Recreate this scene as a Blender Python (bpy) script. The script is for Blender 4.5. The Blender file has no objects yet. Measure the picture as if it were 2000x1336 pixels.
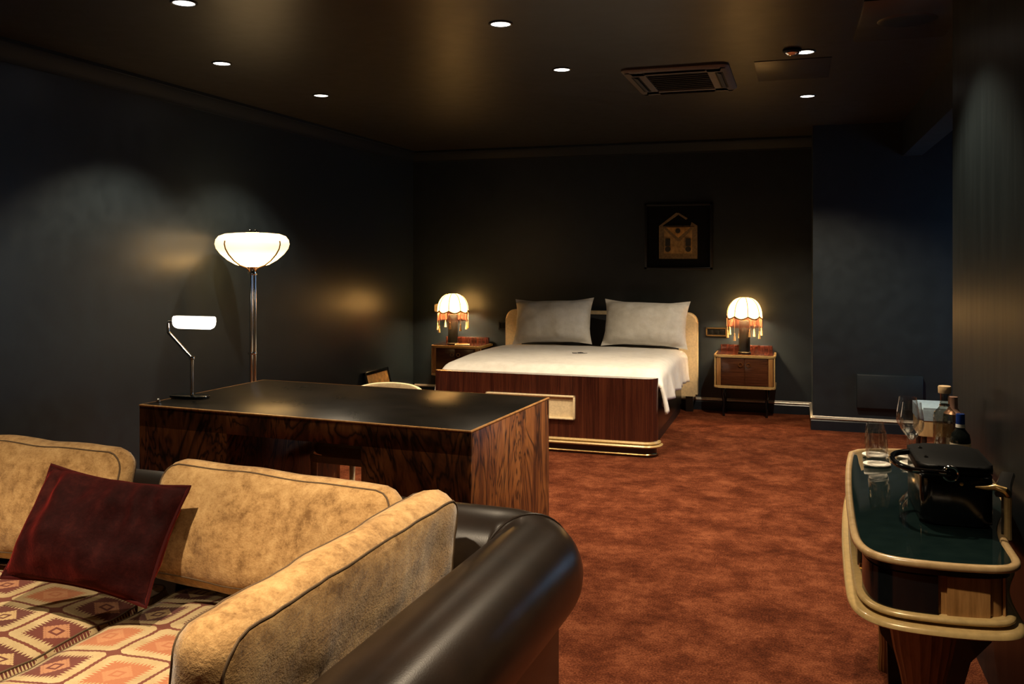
import bpy, bmesh, math, random
from mathutils import Vector, Matrix, noise
random.seed(7)
S = bpy.context.scene
C = S.collection
PI = math.pi

# ------------------------------------------------------------------ camera
F = 1740.0
CAM_H = 1.5
YAW = math.atan(557 / F)
cam_data = bpy.data.cameras.new('camera')
cam_data.sensor_width = 36
cam_data.lens = F / 2000 * 36
cam_data.shift_y = -165 / 2000
cam_data.clip_start = .02
cam = bpy.data.objects.new('camera', cam_data)
cam.location = (0, 0, CAM_H)
cam.rotation_euler = (PI / 2, 0, YAW)
C.objects.link(cam)
S.camera = cam

# ------------------------------------------------------------------ world, exposure
S.view_settings.view_transform = 'Standard'
S.view_settings.look = 'None'
S.view_settings.gamma = 1
S.view_settings.use_curve_mapping = False
S.view_settings.exposure = 0.0
W = bpy.data.worlds.new('dusk_sky')
S.world = W
W.use_nodes = True
bgn = W.node_tree.nodes['Background']
bgn.inputs[0].default_value = (.32, .58, .92, 1)
bgn.inputs[1].default_value = 6.0

CEIL = 2.65
XL, XR, XN, XH = -4.0, .85, .64, 2.3   # left wall, bulkhead, near right wall, end of the side hall
YB, YP, YF, YN = 8.95, 8.2, -1.6, 4.25  # back wall, pillar face, wall behind the camera, end of near right wall
SPOT_COL = (1, .80, .55)
SPOT_W = 78
# (x, y, power factor, look)
DOWNLIGHTS = [
    (-2.633, 3.374, 0.35, 'recessed downlight above the near left edge of the desk'),
    (-3.241, 4.495, 1.7, 'recessed downlight near the left wall above the desk lamp'),
    (-3.212, 5.598, 1.3, 'recessed downlight near the left wall, farthest on that side'),
    (-1.388, 4.153, 1.0, 'recessed downlight above the desk end, nearer of the middle pair'),
    (-1.369, 5.275, 2.3, 'recessed downlight in front of the bed, farther of the middle pair'),
    (0.041, 5.237, 2.0, 'recessed downlight beside the small round detector'),
    (0.069, 6.672, 2.8, 'recessed downlight closest to the blue pillar'),
    (-1.45, 1.15, 3.0, 'recessed downlight above the sofa'),
    (-3.0, 1.15, 2.3, 'recessed downlight above the far end of the sofa'),
    (.05, 3.66, 1.8, 'recessed downlight above the glasses on the console'),
    (-.35, 1.35, 2.2, 'recessed downlight above the walkway beside the sofa'),
]

# ------------------------------------------------------------------ node helpers
class NT:
    def __init__(s, name):
        s.m = bpy.data.materials.new(name); s.m.use_nodes = True
        s.t = s.m.node_tree; s.n = s.t.nodes; s.l = s.t.links
        s.b = s.n['Principled BSDF']; s.out = s.n['Material Output']
    def node(s, typ, **kw):
        n = s.n.new(typ)
        for k, v in kw.items(): setattr(n, k, v)
        return n
    def link(s, a, b): s.l.new(a, b)
    def setv(s, inp, v):
        if hasattr(v, 'is_output') or isinstance(v, bpy.types.NodeSocket): s.l.new(v, inp)
        else: inp.default_value = v
    def math(s, op, a, b=0.0, c=None):
        n = s.node('ShaderNodeMath', operation=op)
        s.setv(n.inputs[0], a); s.setv(n.inputs[1], b)
        if c is not None: s.setv(n.inputs[2], c)
        return n.outputs[0]
    def coord(s, which='Object', scale=(1, 1, 1), rot=(0, 0, 0)):
        tc = s.node('ShaderNodeTexCoord'); mp = s.node('ShaderNodeMapping')
        mp.inputs['Scale'].default_value = scale; mp.inputs['Rotation'].default_value = rot
        s.link(tc.outputs[which], mp.inputs[0]); return mp.outputs[0]
    def noise(s, vec, scale, detail=3, rough=.55, dist=0):
        n = s.node('ShaderNodeTexNoise'); s.link(vec, n.inputs['Vector'])
        n.inputs['Scale'].default_value = scale; n.inputs['Detail'].default_value = detail
        n.inputs['Roughness'].default_value = rough; n.inputs['Distortion'].default_value = dist
        return n.outputs['Fac']
    def ramp(s, fac, stops, interp='LINEAR'):
        r = s.node('ShaderNodeValToRGB'); s.setv(r.inputs[0], fac)
        cr = r.color_ramp; cr.interpolation = interp
        while len(cr.elements) < len(stops): cr.elements.new(.5)
        for e, (p, c) in zip(cr.elements, stops):
            e.position = p; e.color = (*c, 1) if len(c) == 3 else c
        return r.outputs[0]
    def mix(s, fac, a, b):
        n = s.node('ShaderNodeMix', data_type='RGBA')
        s.setv(n.inputs[0], fac)
        for i, v in ((6, a), (7, b)):
            if isinstance(v, tuple): n.inputs[i].default_value = (*v, 1) if len(v) == 3 else v
            else: s.link(v, n.inputs[i])
        return n.outputs[2]
    def bump(s, h, strength=.3, dist=.01):
        b = s.node('ShaderNodeBump'); b.inputs['Strength'].default_value = strength
        b.inputs['Distance'].default_value = dist; s.setv(b.inputs['Height'], h)
        s.link(b.outputs[0], s.b.inputs['Normal'])
    def P(s, **kw):
        names = dict(col='Base Color', rough='Roughness', metal='Metallic', spec='Specular IOR Level', coat='Coat Weight',
                     coatr='Coat Roughness', trans='Transmission Weight', ior='IOR', sheen='Sheen Weight', sheenr='Sheen Roughness',
                     sheent='Sheen Tint', emc='Emission Color', ems='Emission Strength', alpha='Alpha')
        for k, v in kw.items():
            i = s.b.inputs[names[k]]
            if isinstance(v, tuple) and len(v) == 3: v = (*v, 1)
            s.setv(i, v)
        return s.m

M = {}
def plain(name, col, rough=.5, metal=0, spec=.5, bump=0, bscale=60, var=.12, **kw):
    t = NT(name); v = t.coord()
    n = t.noise(v, bscale, 3)
    d = tuple(c * (1 - var) for c in col); h = tuple(min(1, c * (1 + var)) for c in col)
    c = t.ramp(n, [(.3, d), (.7, h)])
    t.P(col=c, rough=rough, metal=metal, spec=spec, **kw)
    if bump: t.bump(n, bump, .004)
    M[name] = t.m
    return t.m

# painted surfaces: dark navy satin
def paint(name, col, rough, bump=.06, streak=(1, 1, 1), spec=.5):
    t = NT(name); v = t.coord('Object', streak)
    n = t.noise(v, 9, 4); f = t.noise(v, 140, 2)
    c = t.ramp(n, [(.3, tuple(x * .85 for x in col)), (.7, tuple(x * 1.12 for x in col))])
    r = t.math('ADD', t.math('MULTIPLY', n, .12), rough - .06)
    t.P(col=c, rough=r, spec=spec)
    t.bump(t.math('ADD', t.math('MULTIPLY', n, .8), t.math('MULTIPLY', f, .25)), bump, .006)
    M[name] = t.m
paint('navy_paint', (.0145, .0215, .0275), .36)
paint('trim_paint', (.009, .013, .017), .6, spec=.2)
paint('navy_lacquer', (.008, .0115, .0135), .36, .06, (2.2, 2.2, .25), .08)
paint('ceiling_paint', (.024, .021, .0175), .36)
paint('skirting_paint', (.010, .015, .022), .3)
plain('skirting_bead', (.55, .50, .43), .32, .6)

# carpet
t = NT('carpet'); v = t.coord()
big = t.noise(v, 5.0, 4, .60, .15); mid = t.noise(v, 24, 3, .6); fine = t.noise(v, 130, 2, .6); pile = t.noise(v, 330, 2, .7)
k = t.math('ADD', t.math('MULTIPLY', big, .42), t.math('ADD', t.math('MULTIPLY', mid, .20), t.math('MULTIPLY', fine, .38)))
c = t.ramp(k, [(.38, (.058, .0135, .006)), (.48, (.130, .033, .0135)), (.54, (.20, .057, .0235)), (.64, (.32, .104, .046))])
t.P(col=c, rough=.95, spec=.05)
t.bump(t.math('ADD', t.math('ADD', fine, pile), t.math('MULTIPLY', big, .9)), .7, .018)
M['carpet'] = t.m

# woods
def wood(name, stops, scale=(1, 1, 1), vein=0, vcol=(.02, .008, .004), rough=.22, coat=.35, grain=60, rot=(0, 0, 0)):
    """streaky grain from stretched noise; vein > 0 adds dark flame-like figure lines"""
    t = NT(name); v = t.coord('Object', scale, rot)
    n = t.noise(v, 1.0, 6, .68, 1.2); g = t.noise(v, grain / 10, 3, .6, .4)
    c = t.ramp(t.math('ADD', t.math('MULTIPLY', n, .7), t.math('MULTIPLY', g, .3)), stops)
    if vein:
        m = t.noise(v, .62, 4, .55, 2.2)
        for off, wd in ((.5, .030), (.42, .018), (.58, .022)):
            k = t.math('ABSOLUTE', t.math('SUBTRACT', m, off))
            c = t.mix(t.math('MULTIPLY', t.ramp(k, [(0, (1, 1, 1)), (wd, (0, 0, 0))]), vein), c, vcol)
    t.P(col=c, rough=rough, coat=coat, coatr=.15)
    t.bump(g, .05, .002)
    M[name] = t.m
wood('rosewood', [(.36, (.050, .017, .006)), (.45, (.14, .046, .013)), (.54, (.29, .105, .028)), (.66, (.42, .175, .052))], (3.6, 3.6, 1.05), .95, (.012, .005, .003), .40, .06)
wood('mahogany', [(.36, (.016, .004, .003)), (.5, (.042, .010, .006)), (.66, (.085, .022, .010))], (16, 16, .5), 0, rough=.22, coat=.5)
wood('walnut', [(.36, (.028, .010, .005)), (.5, (.07, .024, .011)), (.66, (.13, .047, .020))], (1.2, 9, 16), 0, rough=.25, coat=.4)
wood('maple', [(.36, (.36, .235, .105)), (.5, (.46, .31, .15)), (.66, (.55, .39, .20))], (9, 9, 2), 0, rough=.3, coat=.3)
wood('honey_wood', [(.36, (.21, .10, .030)), (.5, (.35, .175, .058)), (.66, (.48, .26, .095))], (16, 16, 1.2), 0, rough=.3, coat=.3)
plain('ebony', (.010, .009, .008), .28, coat=.3)
plain('gold_lacquer', (.52, .36, .15), .3, .1, coat=.4)
plain('cream_lacquer', (.72, .58, .36), .35, coat=.3)
plain('brass', (.62, .42, .17), .28, 1)
plain('chrome', (.78, .76, .73), .10, 1, var=.03)
plain('black_plastic', (.003, .0033, .0036), .5, spec=.1)
plain('black_gloss', (.004, .005, .006), .12)
plain('black_metal', (.012, .013, .015), .35, .4)
plain('ac_plastic', (.11, .10, .085), .5)
plain('ac_dark', (.025, .027, .03), .5)
plain('white_plastic', (.7, .62, .48), .4)
plain('dark_upholstery', (.012, .015, .02), .7, bump=.2)
plain('chair_fabric', (.20, .125, .05), .8, bump=.2)
plain('blue_upholstery', (.24, .34, .42), .6, bump=.2)
plain('paper', (.75, .70, .60), .8)
plain('label_paper', (.62, .52, .36), .7)
plain('cork', (.52, .36, .19), .7, bump=.2, var=.25)
plain('blue_foil', (.015, .06, .34), .25, .5)
plain('rose_foil', (.62, .36, .26), .28, .8)
plain('white_band', (.7, .68, .62), .5)
plain('bottle_green', (.006, .008, .007), .08)
plain('fringe', (.20, .045, .016), .8, var=.5, bscale=300)
plain('tassel', (.72, .46, .19), .6, var=.3, bscale=200)
plain('wire_dark', (.10, .05, .025), .5)
plain('gold_thread', (.46, .26, .08), .55, var=.3, bscale=40)
plain('apron_cloth', (.34, .22, .09), .8, var=.35, bscale=25)
plain('apron_ribbon', (.17, .12, .06), .7, var=.3)
plain('apron_dark', (.020, .022, .024), .7)
plain('canvas_gold', (.40, .22, .06), .6, var=.5, bscale=18)
plain('embroidery', (.02, .02, .025), .7)

# desk top: black lacquered leather with worn sheen
t = NT('desk_leather'); v = t.coord()
n = t.noise(v, 4, 5, .65, .8); f = t.noise(v, 120, 3)
t.P(col=t.ramp(n, [(.35, (.003, .0026, .002)), (.7, (.0055, .004, .003))]), rough=t.math('ADD', .24, t.math('MULTIPLY', n, .10)), spec=.13)
t.bump(f, .08, .003); M['desk_leather'] = t.m

# leather of the sofa
t = NT('sofa_leather'); v = t.coord()
n = t.noise(v, 3.5, 4, .6); f = t.noise(v, 190, 3, .6)
vo = t.node('ShaderNodeTexVoronoi', feature='DISTANCE_TO_EDGE'); t.link(v, vo.inputs['Vector']); vo.inputs['Scale'].default_value = 160
t.P(col=t.ramp(n, [(.3, (.008, .0055, .004)), (.7, (.020, .012, .008))]), rough=t.math('ADD', t.math('MULTIPLY', f, .06), .26), spec=.45)
t.bump(t.math('ADD', t.math('MULTIPLY', vo.outputs['Distance'], .6), t.math('MULTIPLY', n, .6)), .05, .003); M['sofa_leather'] = t.m

# fabrics
def fabric(name, cols, rough=.9, big=4, fine=170, sheen=.35, bump=.35, tint=None, stretch=(1, 1, 1), spec=.2):
    t = NT(name); v = t.coord('Object', stretch)
    b = t.noise(v, big, 6, .68, .5); f = t.noise(v, fine, 3, .7); m = t.noise(v, big * 7, 4, .65)
    k = t.math('ADD', t.math('MULTIPLY', b, .45), t.math('ADD', t.math('MULTIPLY', m, .4), t.math('MULTIPLY', f, .18)))
    kw = dict(sheent=tint) if tint else {}
    t.P(col=t.ramp(k, [(.40, cols[0]), (.51, cols[1]), (.63, cols[2])]), rough=rough, spec=spec, sheen=sheen, sheenr=.35, **kw)
    t.bump(t.math('ADD', f, t.math('MULTIPLY', m, 1.5)), bump, .006)
    M[name] = t.m
fabric('tan_chenille', ((.19, .098, .034), (.41, .240, .095), (.57, .365, .160)))
fabric('wine_velvet', ((.010, .0025, .0025), (.018, .004, .004), (.036, .007, .006)), .7, 3, 120, .55, .2, (.75, .06, .05, 1), spec=.03)
fabric('white_linen', ((.70, .67, .62), (.78, .75, .70), (.84, .81, .76)), .85, 2, 220, .1, .12)
fabric('pillow_linen', ((.58, .55, .49), (.66, .63, .57), (.74, .71, .65)), .85, 2, 220, .1, .12)
plain('seam_dark', (.10, .06, .028), .9)
plain('velvet_piping', (.030, .005, .005), .8, spec=.05, sheen=.3, sheent=(.8, .1, .08, 1))

# kilim: octagon lattice with serrated medallions
t = NT('kilim')
uvn = t.node('ShaderNodeUVMap'); sep = t.node('ShaderNodeSeparateXYZ'); t.link(uvn.outputs[0], sep.inputs[0])
cw, ch = .20, .18
U = t.math('DIVIDE', sep.outputs[0], cw); V = t.math('DIVIDE', sep.outputs[1], ch)
iu = t.math('FLOOR', U); iv = t.math('FLOOR', V)
x = t.math('SUBTRACT', t.math('SUBTRACT', U, iu), .5); y = t.math('SUBTRACT', t.math('SUBTRACT', V, iv), .5)
ax = t.math('ABSOLUTE', x); ay = t.math('ABSOLUTE', y)
def saw(a, f, amp): return t.math('MULTIPLY', t.math('PINGPONG', t.math('MULTIPLY', a, f), .5), amp)
def lt(a, b): return t.math('LESS_THAN', a, b)
def gt(a, b): return t.math('GREATER_THAN', a, b)
octd = t.math('MAXIMUM', t.math('MAXIMUM', t.math('ADD', ax, saw(y, 14, .024)), t.math('ADD', ay, saw(x, 14, .024))), t.math('MULTIPLY', t.math('ADD', ax, ay), .55))
border = gt(octd, .478)
med = t.math('MULTIPLY', lt(t.math('ADD', ax, saw(y, 17, .17)), .36), lt(t.math('ADD', ay, saw(x, 17, .17)), .355))
dia = t.math('ADD', ax, t.math('ADD', ay, t.math('ADD', saw(t.math('SUBTRACT', x, y), 13, .12), saw(t.math('ADD', x, y), 13, .10))))
star = lt(dia, .29); inner = lt(t.math('MAXIMUM', ax, ay), .085); core = lt(t.math('MAXIMUM', ax, ay), .045)
comb = t.node('ShaderNodeCombineXYZ'); t.link(iu, comb.inputs[0]); t.link(iv, comb.inputs[1])
wn = t.node('ShaderNodeTexWhiteNoise', noise_dimensions='2D'); t.link(comb.outputs[0], wn.inputs['Vector'])
mcol = t.ramp(wn.outputs['Value'], [(0, (.10, .022, .018)), (.33, (.42, .15, .065)), (.62, (.13, .026, .020)), (.8, (.26, .165, .105))], 'CONSTANT')
scol = t.ramp(wn.outputs['Value'], [(0, (.50, .34, .16)), (.33, (.50, .22, .10)), (.62, (.44, .20, .10)), (.8, (.46, .32, .17))], 'CONSTANT')
wv = t.coord('UV'); fz = t.noise(wv, 260, 3, .7); mz = t.noise(wv, 14, 4)
base = t.ramp(mz, [(.3, (.42, .30, .145)), (.7, (.56, .43, .23))])
c = t.mix(border, base, (.15, .035, .022))
c = t.mix(med, c, mcol); c = t.mix(star, c, scol); c = t.mix(inner, c, mcol); c = t.mix(core, c, scol)
c = t.mix(t.math('MULTIPLY', fz, .30), c, (.12, .07, .035))
t.P(col=c, rough=.92, spec=.15, sheen=.15); t.bump(fz, .4, .004)
M['kilim'] = t.m

# emitters and glass
def emit(name, col, s, base=(.8, .7, .5)):
    t = NT(name); v = t.coord(); n = t.noise(v, 8, 2)
    t.P(col=base, rough=.4, emc=col, ems=t.math('ADD', t.math('MULTIPLY', n, s * .2), s * .9)); M[name] = t.m
emit('downlight_lens', (1, .92, .80), 7)
emit('tube_glass', (1, .93, .80), 3.2)
emit('shade_silk', (1, .50, .13), 9.5)
emit('bulb_glow', (1, .70, .38), 1500)
# bowl of the floor lamp: opal glass, brightest where it wraps the bulb, amber towards its rim
t = NT('bowl_glass'); sx_ = t.node('ShaderNodeSeparateXYZ'); t.link(t.coord(), sx_.inputs[0])
rad_ = t.math('SQRT', t.math('ADD', t.math('MULTIPLY', sx_.outputs[0], sx_.outputs[0]), t.math('MULTIPLY', sx_.outputs[1], sx_.outputs[1])))
k_ = t.node('ShaderNodeMapRange'); t.link(rad_, k_.inputs[0]); k_.inputs[1].default_value = .14; k_.inputs[2].default_value = .262
up_ = t.node('ShaderNodeMapRange'); t.link(sx_.outputs[2], up_.inputs[0]); up_.inputs[1].default_value = 1.60; up_.inputs[2].default_value = 1.66
kk = t.math('MAXIMUM', k_.outputs[0], up_.outputs[0])
t.P(col=(.8, .66, .42), rough=.3, emc=t.ramp(kk, [(0, (1, .56, .17)), (1, (1, .62, .27))]), ems=t.math('ADD', 2.5, t.math('MULTIPLY', 10.5, t.math('POWER', t.math('SUBTRACT', 1.0, kk), 1.6))))
M['bowl_glass'] = t.m
def thinglass(name, tint=(.97, .98, .97), rough=.03, glossmix=.08):
    t = NT(name)
    tr = t.node('ShaderNodeBsdfTransparent'); tr.inputs[0].default_value = (*tint, 1)
    gl = t.node('ShaderNodeBsdfGlossy'); gl.inputs['Roughness'].default_value = rough
    fr = t.node('ShaderNodeLayerWeight'); fr.inputs['Blend'].default_value = .25
    mx = t.node('ShaderNodeMixShader')
    nz = t.noise(t.coord(), 30, 2)
    f = t.math('ADD', t.math('MULTIPLY', fr.outputs['Facing'], .62), t.math('MULTIPLY', nz, glossmix))
    t.link(f, mx.inputs[0]); t.link(tr.outputs[0], mx.inputs[1]); t.link(gl.outputs[0], mx.inputs[2])
    t.link(mx.outputs[0], t.out.inputs[0]); M[name] = t.m
thinglass('clear_glass', (.985, .985, .985), .06, .12)
thinglass('bottle_glass', (.62, .60, .54), .04, .12)
thinglass('window_glass', (.98, .98, .98), .02, .06)
t = NT('table_glass'); n = t.noise(t.coord(), 20, 2)
t.P(col=t.ramp(n, [(.3, (.006, .014, .014)), (.7, (.009, .019, .018))]), rough=.035, spec=.9, coat=.6, coatr=.02); M['table_glass'] = t.m

# ------------------------------------------------------------------ mesh helpers
def link(name, me, mat, parent=None, loc=(0, 0, 0), rot=(0, 0, 0), smooth=True, angle=35):
    me.name = name
    if mat is not None: me.materials.append(M[mat])
    if smooth:
        me.shade_smooth(); me.set_sharp_from_angle(angle=math.radians(angle))
    o = bpy.data.objects.new(name, me); C.objects.link(o)
    o.location = loc; o.rotation_euler = rot
    if parent: o.parent = parent
    return o
class MB:
    def __init__(s): s.bm = bmesh.new()
    def box(s, x0, x1, y0, y1, z0, z1, bev=0, seg=2):
        b = bmesh.new()
        r = bmesh.ops.create_cube(b, size=1)
        for v in b.verts:
            v.co = ((x0 + x1) / 2 + v.co.x * (x1 - x0), (y0 + y1) / 2 + v.co.y * (y1 - y0), (z0 + z1) / 2 + v.co.z * (z1 - z0))
        if bev: bmesh.ops.bevel(b, geom=b.edges[:], offset=bev, segments=seg, profile=.5, affect='EDGES')
        s.merge(b); return s
    def merge(s, b, mtx=None):
        if mtx is not None: b.transform(mtx)
        me = bpy.data.meshes.new('tmp'); b.to_mesh(me); b.free(); s.bm.from_mesh(me); bpy.data.meshes.remove(me)
    def lathe(s, prof, cx=0, cy=0, n=32, sx=1, sy=1, wob=None):
        rings = []
        for r, z in prof:
            if r < 1e-6: rings.append([s.bm.verts.new((cx, cy, z))])
            else:
                ring = []
                for i in range(n):
                    a = 2 * PI * i / n
                    k = r * (wob(a, z) if wob else 1)
                    ring.append(s.bm.verts.new((cx + sx * k * math.cos(a), cy + sy * k * math.sin(a), z)))
                rings.append(ring)
        for A, B in zip(rings, rings[1:]):
            for i in range(n):
                j = (i + 1) % n
                if len(A) == 1 and len(B) > 1: s.bm.faces.new((A[0], B[j], B[i])[::-1])
                elif len(B) == 1 and len(A) > 1: s.bm.faces.new((A[i], A[j], B[0]))
                elif len(A) > 1: s.bm.faces.new((A[i], A[j], B[j], B[i]))
        return s
    def tube(s, pts, rad, n=10, cap=True, closed=False, up=None):
        pts = [Vector(p) for p in pts]; N = len(pts)
        rads = rad if isinstance(rad, (list, tuple)) else [rad] * N
        rings = []; prev = None
        for i, p in enumerate(pts):
            a = pts[(i - 1) % N] if (closed or i) else p
            b = pts[(i + 1) % N] if (closed or i < N - 1) else p
            d = (b - a).normalized()
            if prev is None:
                u = Vector((0, 0, 1)) if abs(d.z) < .95 else Vector((1, 0, 0))
                u = (u - d * u.dot(d)).normalized()
            else: u = (prev - d * prev.dot(d)).normalized()
            prev = u; w = d.cross(u)
            rings.append([s.bm.verts.new(p + (u * math.cos(2 * PI * k / n) + w * math.sin(2 * PI * k / n)) * rads[i]) for k in range(n)])
        m = N if closed else N - 1
        for i in range(m):
            A, B = rings[i], rings[(i + 1) % N]
            for k in range(n):
                j = (k + 1) % n; s.bm.faces.new((A[k], A[j], B[j], B[k]))
        if cap and not closed:
            s.bm.faces.new(rings[0][::-1]); s.bm.faces.new(rings[-1])
        return s
    def prism(s, pts, z0, z1, bev=0, seg=2):
        b = bmesh.new()
        lo = [b.verts.new((p[0], p[1], z0)) for p in pts]; hi = [b.verts.new((p[0], p[1], z1)) for p in pts]
        b.faces.new(lo[::-1]); b.faces.new(hi)
        for i in range(len(pts)):
            j = (i + 1) % len(pts); b.faces.new((lo[i], lo[j], hi[j], hi[i]))
        if bev:
            ed = [e for e in b.edges if abs(e.verts[0].co.z - e.verts[1].co.z) < 1e-7]
            bmesh.ops.bevel(b, geom=ed, offset=bev, segments=seg, profile=.5, affect='EDGES')
        s.merge(b); return s
    def band(s, pts, prof, closed=True):
        """sweep profile [(outward offset, z)...] (closed loop) along a plan outline (counter-clockwise)"""
        N = len(pts); nor = []
        for i in range(N):
            a = Vector(pts[(i - 1) % N][:2]) if (closed or i) else Vector(pts[i][:2])
            c = Vector(pts[(i + 1) % N][:2]) if (closed or i < N - 1) else Vector(pts[i][:2])
            p = Vector(pts[i][:2]); ns = []
            for d in ((p - a), (c - p)):
                if d.length > 1e-9: d.normalize(); ns.append(Vector((d.y, -d.x)))
            n = sum(ns, Vector((0, 0))).normalized(); k = 1 / max(.4, n.dot(ns[0])); nor.append(n * k)
        rings = [[s.bm.verts.new((pts[i][0] + nor[i].x * o, pts[i][1] + nor[i].y * o, z)) for o, z in prof] for i in range(N)]
        m = N if closed else N - 1; q = len(prof)
        for i in range(m):
            A, B = rings[i], rings[(i + 1) % N]
            for k in range(q):
                j = (k + 1) % q; s.bm.faces.new((A[k], B[k], B[j], A[j]))
        if not closed: s.bm.faces.new(rings[0]); s.bm.faces.new(rings[-1][::-1])
        return s
    def xf(s, m): s.bm.transform(m); return s
    def build(s, name, mat, parent=None, loc=(0, 0, 0), rot=(0, 0, 0), smooth=True, angle=35):
        bmesh.ops.recalc_face_normals(s.bm, faces=s.bm.faces[:])
        me = bpy.data.meshes.new(name); s.bm.to_mesh(me); s.bm.free()
        return link(name, me, mat, parent, loc, rot, smooth, angle)
def tag(o, label, cat=None, group=None):
    o['label'] = label
    if cat: o['category'] = cat
    if group: o['group'] = group
    return o
def struct(o, label=None):
    o['kind'] = 'structure'
    if label: o['label'] = label
    return o
def empty(name, loc=(0, 0, 0), rz=0):
    o = bpy.data.objects.new(name, None); C.objects.link(o); o.location = loc; o.rotation_euler = (0, 0, rz); o.empty_display_size = .1
    return o
def copy_tree(o, parent=None):
    c = o.copy(); C.objects.link(c)
    if parent: c.parent = parent
    for ch in list(o.children): copy_tree(ch, c)
    return c
def rrect(x0, x1, y0, y1, r, n=6):
    """rounded rectangle, counter-clockwise; r is a number or (x0y0, x1y0, x1y1, x0y1)"""
    rs = r if isinstance(r, (tuple, list)) else (r,) * 4
    pts = []
    for (cx, cy, a0), q in zip(((x0, y0, PI), (x1, y0, 1.5 * PI), (x1, y1, 0), (x0, y1, .5 * PI)), rs):
        if q < 1e-6: pts.append((cx, cy)); continue
        ox = cx + (q if cx == x0 else -q); oy = cy + (q if cy == y0 else -q)
        for i in range(n + 1):
            a = a0 + .5 * PI * i / n; pts.append((ox + q * math.cos(a), oy + q * math.sin(a)))
    return pts

# ================================================================== the room
def wall(name, x0, x1, y0, y1, z0, z1, mat='navy_paint', label=None):
    return struct(MB().box(x0, x1, y0, y1, z0, z1).build(name, mat, smooth=False), label)
struct(MB().box(XL - .2, XH + .2, YF - .2, YB + .2, -.1, 0).build('floor', 'carpet', smooth=False), 'rust red mottled carpet')
struct(MB().box(XL - .2, XH + .2, YF - .2, YB + .2, CEIL, CEIL + .1).build('ceiling', 'ceiling_paint', smooth=False), 'dark satin painted ceiling')
wall('wall_left', XL - .15, XL, YF - .2, YB + .15, 0, CEIL, label='dark navy satin wall on the left')
wall('wall_back', XL, XH + .15, YB, YB + .15, 0, CEIL, label='dark navy wall behind the bed')
wall('wall_pillar', .13, XH + .15, YP, YB, 0, CEIL, label='navy pillar beside the bed')
wall('wall_front', XL, XH + .15, YF - .15, YF, 0, CEIL)
wall('wall_right_near', XN, XH + .15, YF, YN, 0, CEIL, 'navy_lacquer', 'streaky navy lacquered wall behind the console')
# side hall under a bulkhead, lit by a window at its end
wall('wall_bulkhead', XR, XR + .15, YN, YP, 2.36, CEIL, label='navy bulkhead above the opening to the side hall')
WY0, WY1, WZ0, WZ1 = 6.95, 8.0, .75, 1.8
b = MB()
b.box(XH, XH + .15, YN, WY0, 0, CEIL); b.box(XH, XH + .15, WY1, YP, 0, CEIL)
b.box(XH, XH + .15, WY0, WY1, 0, WZ0); b.box(XH, XH + .15, WY0, WY1, WZ1, CEIL)
struct(b.build('wall_right', 'navy_paint', smooth=False), 'navy end wall of the side hall')
win = struct(empty('window_1', (XH + .1, (WY0 + WY1) / 2, WZ0)))
b = MB(); hw = (WY1 - WY0) / 2; hh = WZ1 - WZ0
for q in ((-hw, -hw + .05, 0, hh), (hw - .05, hw, 0, hh), (-hw, hw, 0, .05), (-hw, hw, hh - .05, hh), (-.02, .02, 0, hh)):
    b.box(-.02, .02, q[0], q[1], q[2], q[3])
b.build('window_frame', 'ebony', win, smooth=False)
MB().box(-.003, .003, -hw + .05, -.02, .05, hh - .05).build('pane', 'window_glass', win, smooth=False)
MB().box(-.003, .003, .02, hw - .05, .05, hh - .05).build('pane', 'window_glass', win, smooth=False)

# cornices: a stepped, coved profile
CORN = [(0, -.115), (.022, -.115), (.026, -.100), (.040, -.085), (.062, -.058), (.082, -.036), (.088, -.022), (.104, -.020), (.104, 0), (0, 0)]
b = MB(); b.band([(XL, YB), (XL, YF)], [(-o * .6, CEIL + z) for o, z in CORN], closed=False)
# outward of a path running towards -y is -x, so the negative offset points into the room
struct(b.build('trim_1', 'trim_paint', angle=25), 'stepped cornice along the left wall')
b = MB(); b.band([(.13, YB), (XL + .02, YB)], [(-o, CEIL + z) for o, z in CORN], closed=False)
struct(b.build('trim_2', 'trim_paint', angle=25), 'stepped cornice above the bed wall')

# skirting boards with a pale bead on top
SK = [(0, 0), (.016, 0), (.016, .082), (.012, .09), (0, .09)]
BD = [(0, .092), (.012, .092), (.020, .097), (.022, .104), (.018, .111), (.010, .114), (.004, .122), (0, .122)]
def skirting(name, pts, label):
    o = MB().band(pts, [(-p, z) for p, z in SK], closed=False).build(name, 'skirting_paint', angle=25)
    struct(o, label)
    q = MB().band(pts, [(-p, z) for p, z in BD], closed=False).build('bead', 'skirting_bead', o, angle=50)
    q['label'] = 'pale bead along the top of the skirting'
skirting('baseboard_left', [(XL, YB - .02), (XL, YF)], 'navy skirting of the left wall')
skirting('baseboard_back', [(.128, YB), (XL + .02, YB)], 'navy skirting of the bed wall')
skirting('baseboard_pillar', [(XH, YP), (.13, YP), (.13, YB - .02)], 'navy skirting wrapping the pillar')

# low flat panel on the pillar
o = MB().box(.486, 1.005, YP - .045, YP, .215, .50, .006).build('wall_panel', 'navy_paint')
tag(o, 'low rectangular navy access cover fixed to the pillar', 'wall panel')

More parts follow.
